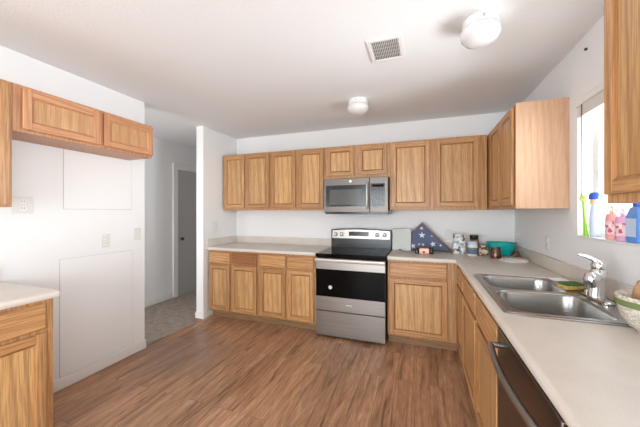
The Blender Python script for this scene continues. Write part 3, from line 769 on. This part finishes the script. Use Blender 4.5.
jar('candle_jar', 'amber glass candle jar in front of the teal bowl', 'candle', (-0.268, -0.41, ZC), 0.048, 0.112, M['amber'], M['steel_mw'], 0.018, None)
tag(MB().lathe([(0.075, 0.0), (0.09, 0.004), (0.118, 0.07), (0.130, 0.125), (0.139, 0.130), (0.139, 0.136), (0.128, 0.136), (0.114, 0.072), (0.086, 0.010), (0.02, 0.008)], (0,0,0), 48, sx=1.0).build('bowl', M['teal'], loc=(-0.175, -0.185, ZC)), 'teal plastic bowl in the back corner of the counter', 'bowl')
# plastic wrap and brown knot
m = MB(); rings = []
random.seed(3)
for sc_, z in ((1.0, 0.0), (1.02, 0.008), (0.86, 0.020), (0.55, 0.026), (0.15, 0.022)):
    rings.append([((0.115*sc_)*math.cos(a)*(1+0.10*math.sin(5*a)), (0.085*sc_)*math.sin(a)*(1+0.12*math.cos(3*a+z*60)), z+random.uniform(0, 0.007)*(z > 0)) for a in [2*PI*k/26 for k in range(26)]])
m.loft(rings)
tag(m.build('plastic_bag', M['film'], smooth=True, loc=(-0.150, -0.56, ZC)), 'crumpled clear plastic bag lying flat beside the candle jar', 'bag')
m = MB(); m.lathe([(0.012, 0), (0.035, 0.012), (0.03, 0.035), (0.014, 0.055), (0.020, 0.072), (0.002, 0.078)], (0,0,0), 14, sy=0.7)
tag(m.build('tied_bundle', M['crumb'], loc=(-0.085, -0.395, ZC)), 'small dark brown bundle behind the clear plastic bag', 'bundle')

# ------------------------------------------------------------------ things on the window sill
ZS = WZ0 + 0.0125
br_ = thing('dish_brush', 'lime green dish brush standing in the far corner of the window sill', 'brush', (0.020, -1.352, ZS))
MB().tube([(0, -0.024, 0.0), (0.0, -0.020, 0.06), (0, -0.004, 0.13), (0, 0.006, 0.19), (0.0, 0.008, 0.225)], [0.013, 0.012, 0.007, 0.006, 0.008], 10).build('brush_handle', M['lime'], br_)
MB().lathe([(0.012, 0.222), (0.020, 0.228), (0.021, 0.25), (0.015, 0.258)], (0, 0.004, 0), 16).build('bristles', plain('pale_lime', (214, 228, 130), 0.8, bump=0.8, bscale=200), br_)
b_ = thing('soap_bottle', 'pale bottle with blue cap next to the lime dish brush', 'bottle', (0.045, -1.415, ZS))
MB().lathe([(0.020, 0), (0.023, 0.005), (0.024, 0.12), (0.020, 0.165), (0.014, 0.19), (0.014, 0.2)], (0,0,0), 24).build('bottle_body', M['clearblue'], b_)
MB().lathe([(0.019, 0.199), (0.020, 0.203), (0.020, 0.228), (0.016, 0.232)], (0,0,0), 20).build('collar', M['beige'], b_)
MB().lathe([(0.026, 0.231), (0.028, 0.236), (0.027, 0.256), (0.018, 0.27), (0.004, 0.274)], (0,0,0), 20).build('cap', M['bluecap'], b_)
def pump(label, loc, r, h, mat, lab, cap):
    t = thing('soap_bottle', label, 'bottle', loc)
    MB().lathe([(r*0.92, 0), (r, 0.006), (r, h*0.66), (r*0.85, h*0.76), (0.012, h*0.80), (0.012, h*0.82)], (0,0,0), 24, sx=0.75).build('bottle_body', mat, t)
    MB().lathe([(r+0.0008, h*0.15), (r+0.0012, h*0.16), (r+0.0012, h*0.55), (r+0.0008, h*0.56)], (0,0,0), 24, sx=0.75, cap0=False, cap1=False).build('label_band', lab, t)
    m = MB(); m.lathe([(0.015, h*0.81), (0.015, h*0.87), (0.005, h*0.875), (0.005, h*0.94), (0.010, h*0.945), (0.010, h)], (0,0,0), 16)
    m.tube([(0, 0, h*0.97), (-0.02, 0.0, h*0.97), (-0.032, 0, h*0.94)], 0.005, 8)
    m.build('pump', cap, t)
pump('pink pump soap bottle on the sill between the pale and lilac bottles', (0.040, -1.600, ZS), 0.038, 0.185, M['pink'], M['flower'], M['beige'])
pump('lilac flowered pump bottle between the pink and the blue bottles', (0.040, -1.690, ZS), 0.040, 0.168, M['lilac'], M['flower'], M['lilac'])
b_ = thing('detergent_bottle', 'tall blue detergent bottle on the sill at the right edge', 'bottle', (0.040, -1.800, ZS))
MB().loft([rrect(0, 0, 0.026, 0.050, 0.02, 0), rrect(0, 0, 0.029, 0.055, 0.022, 0.01), rrect(0, 0, 0.029, 0.055, 0.022, 0.13), rrect(0, 0, 0.022, 0.036, 0.018, 0.17), rrect(0, 0, 0.015, 0.018, 0.014, 0.18)]).build('bottle_body', M['bluebottle'], b_)
MB().lathe([(0.020, 0.180), (0.021, 0.184), (0.020, 0.205), (0.016, 0.208)], (0,0,0), 20).build('cap', M['bluecap'], b_)
MB().box(-0.0302, -0.0292, -0.035, 0.035, 0.03, 0.12).build('label_band', M['clearblue'], b_)
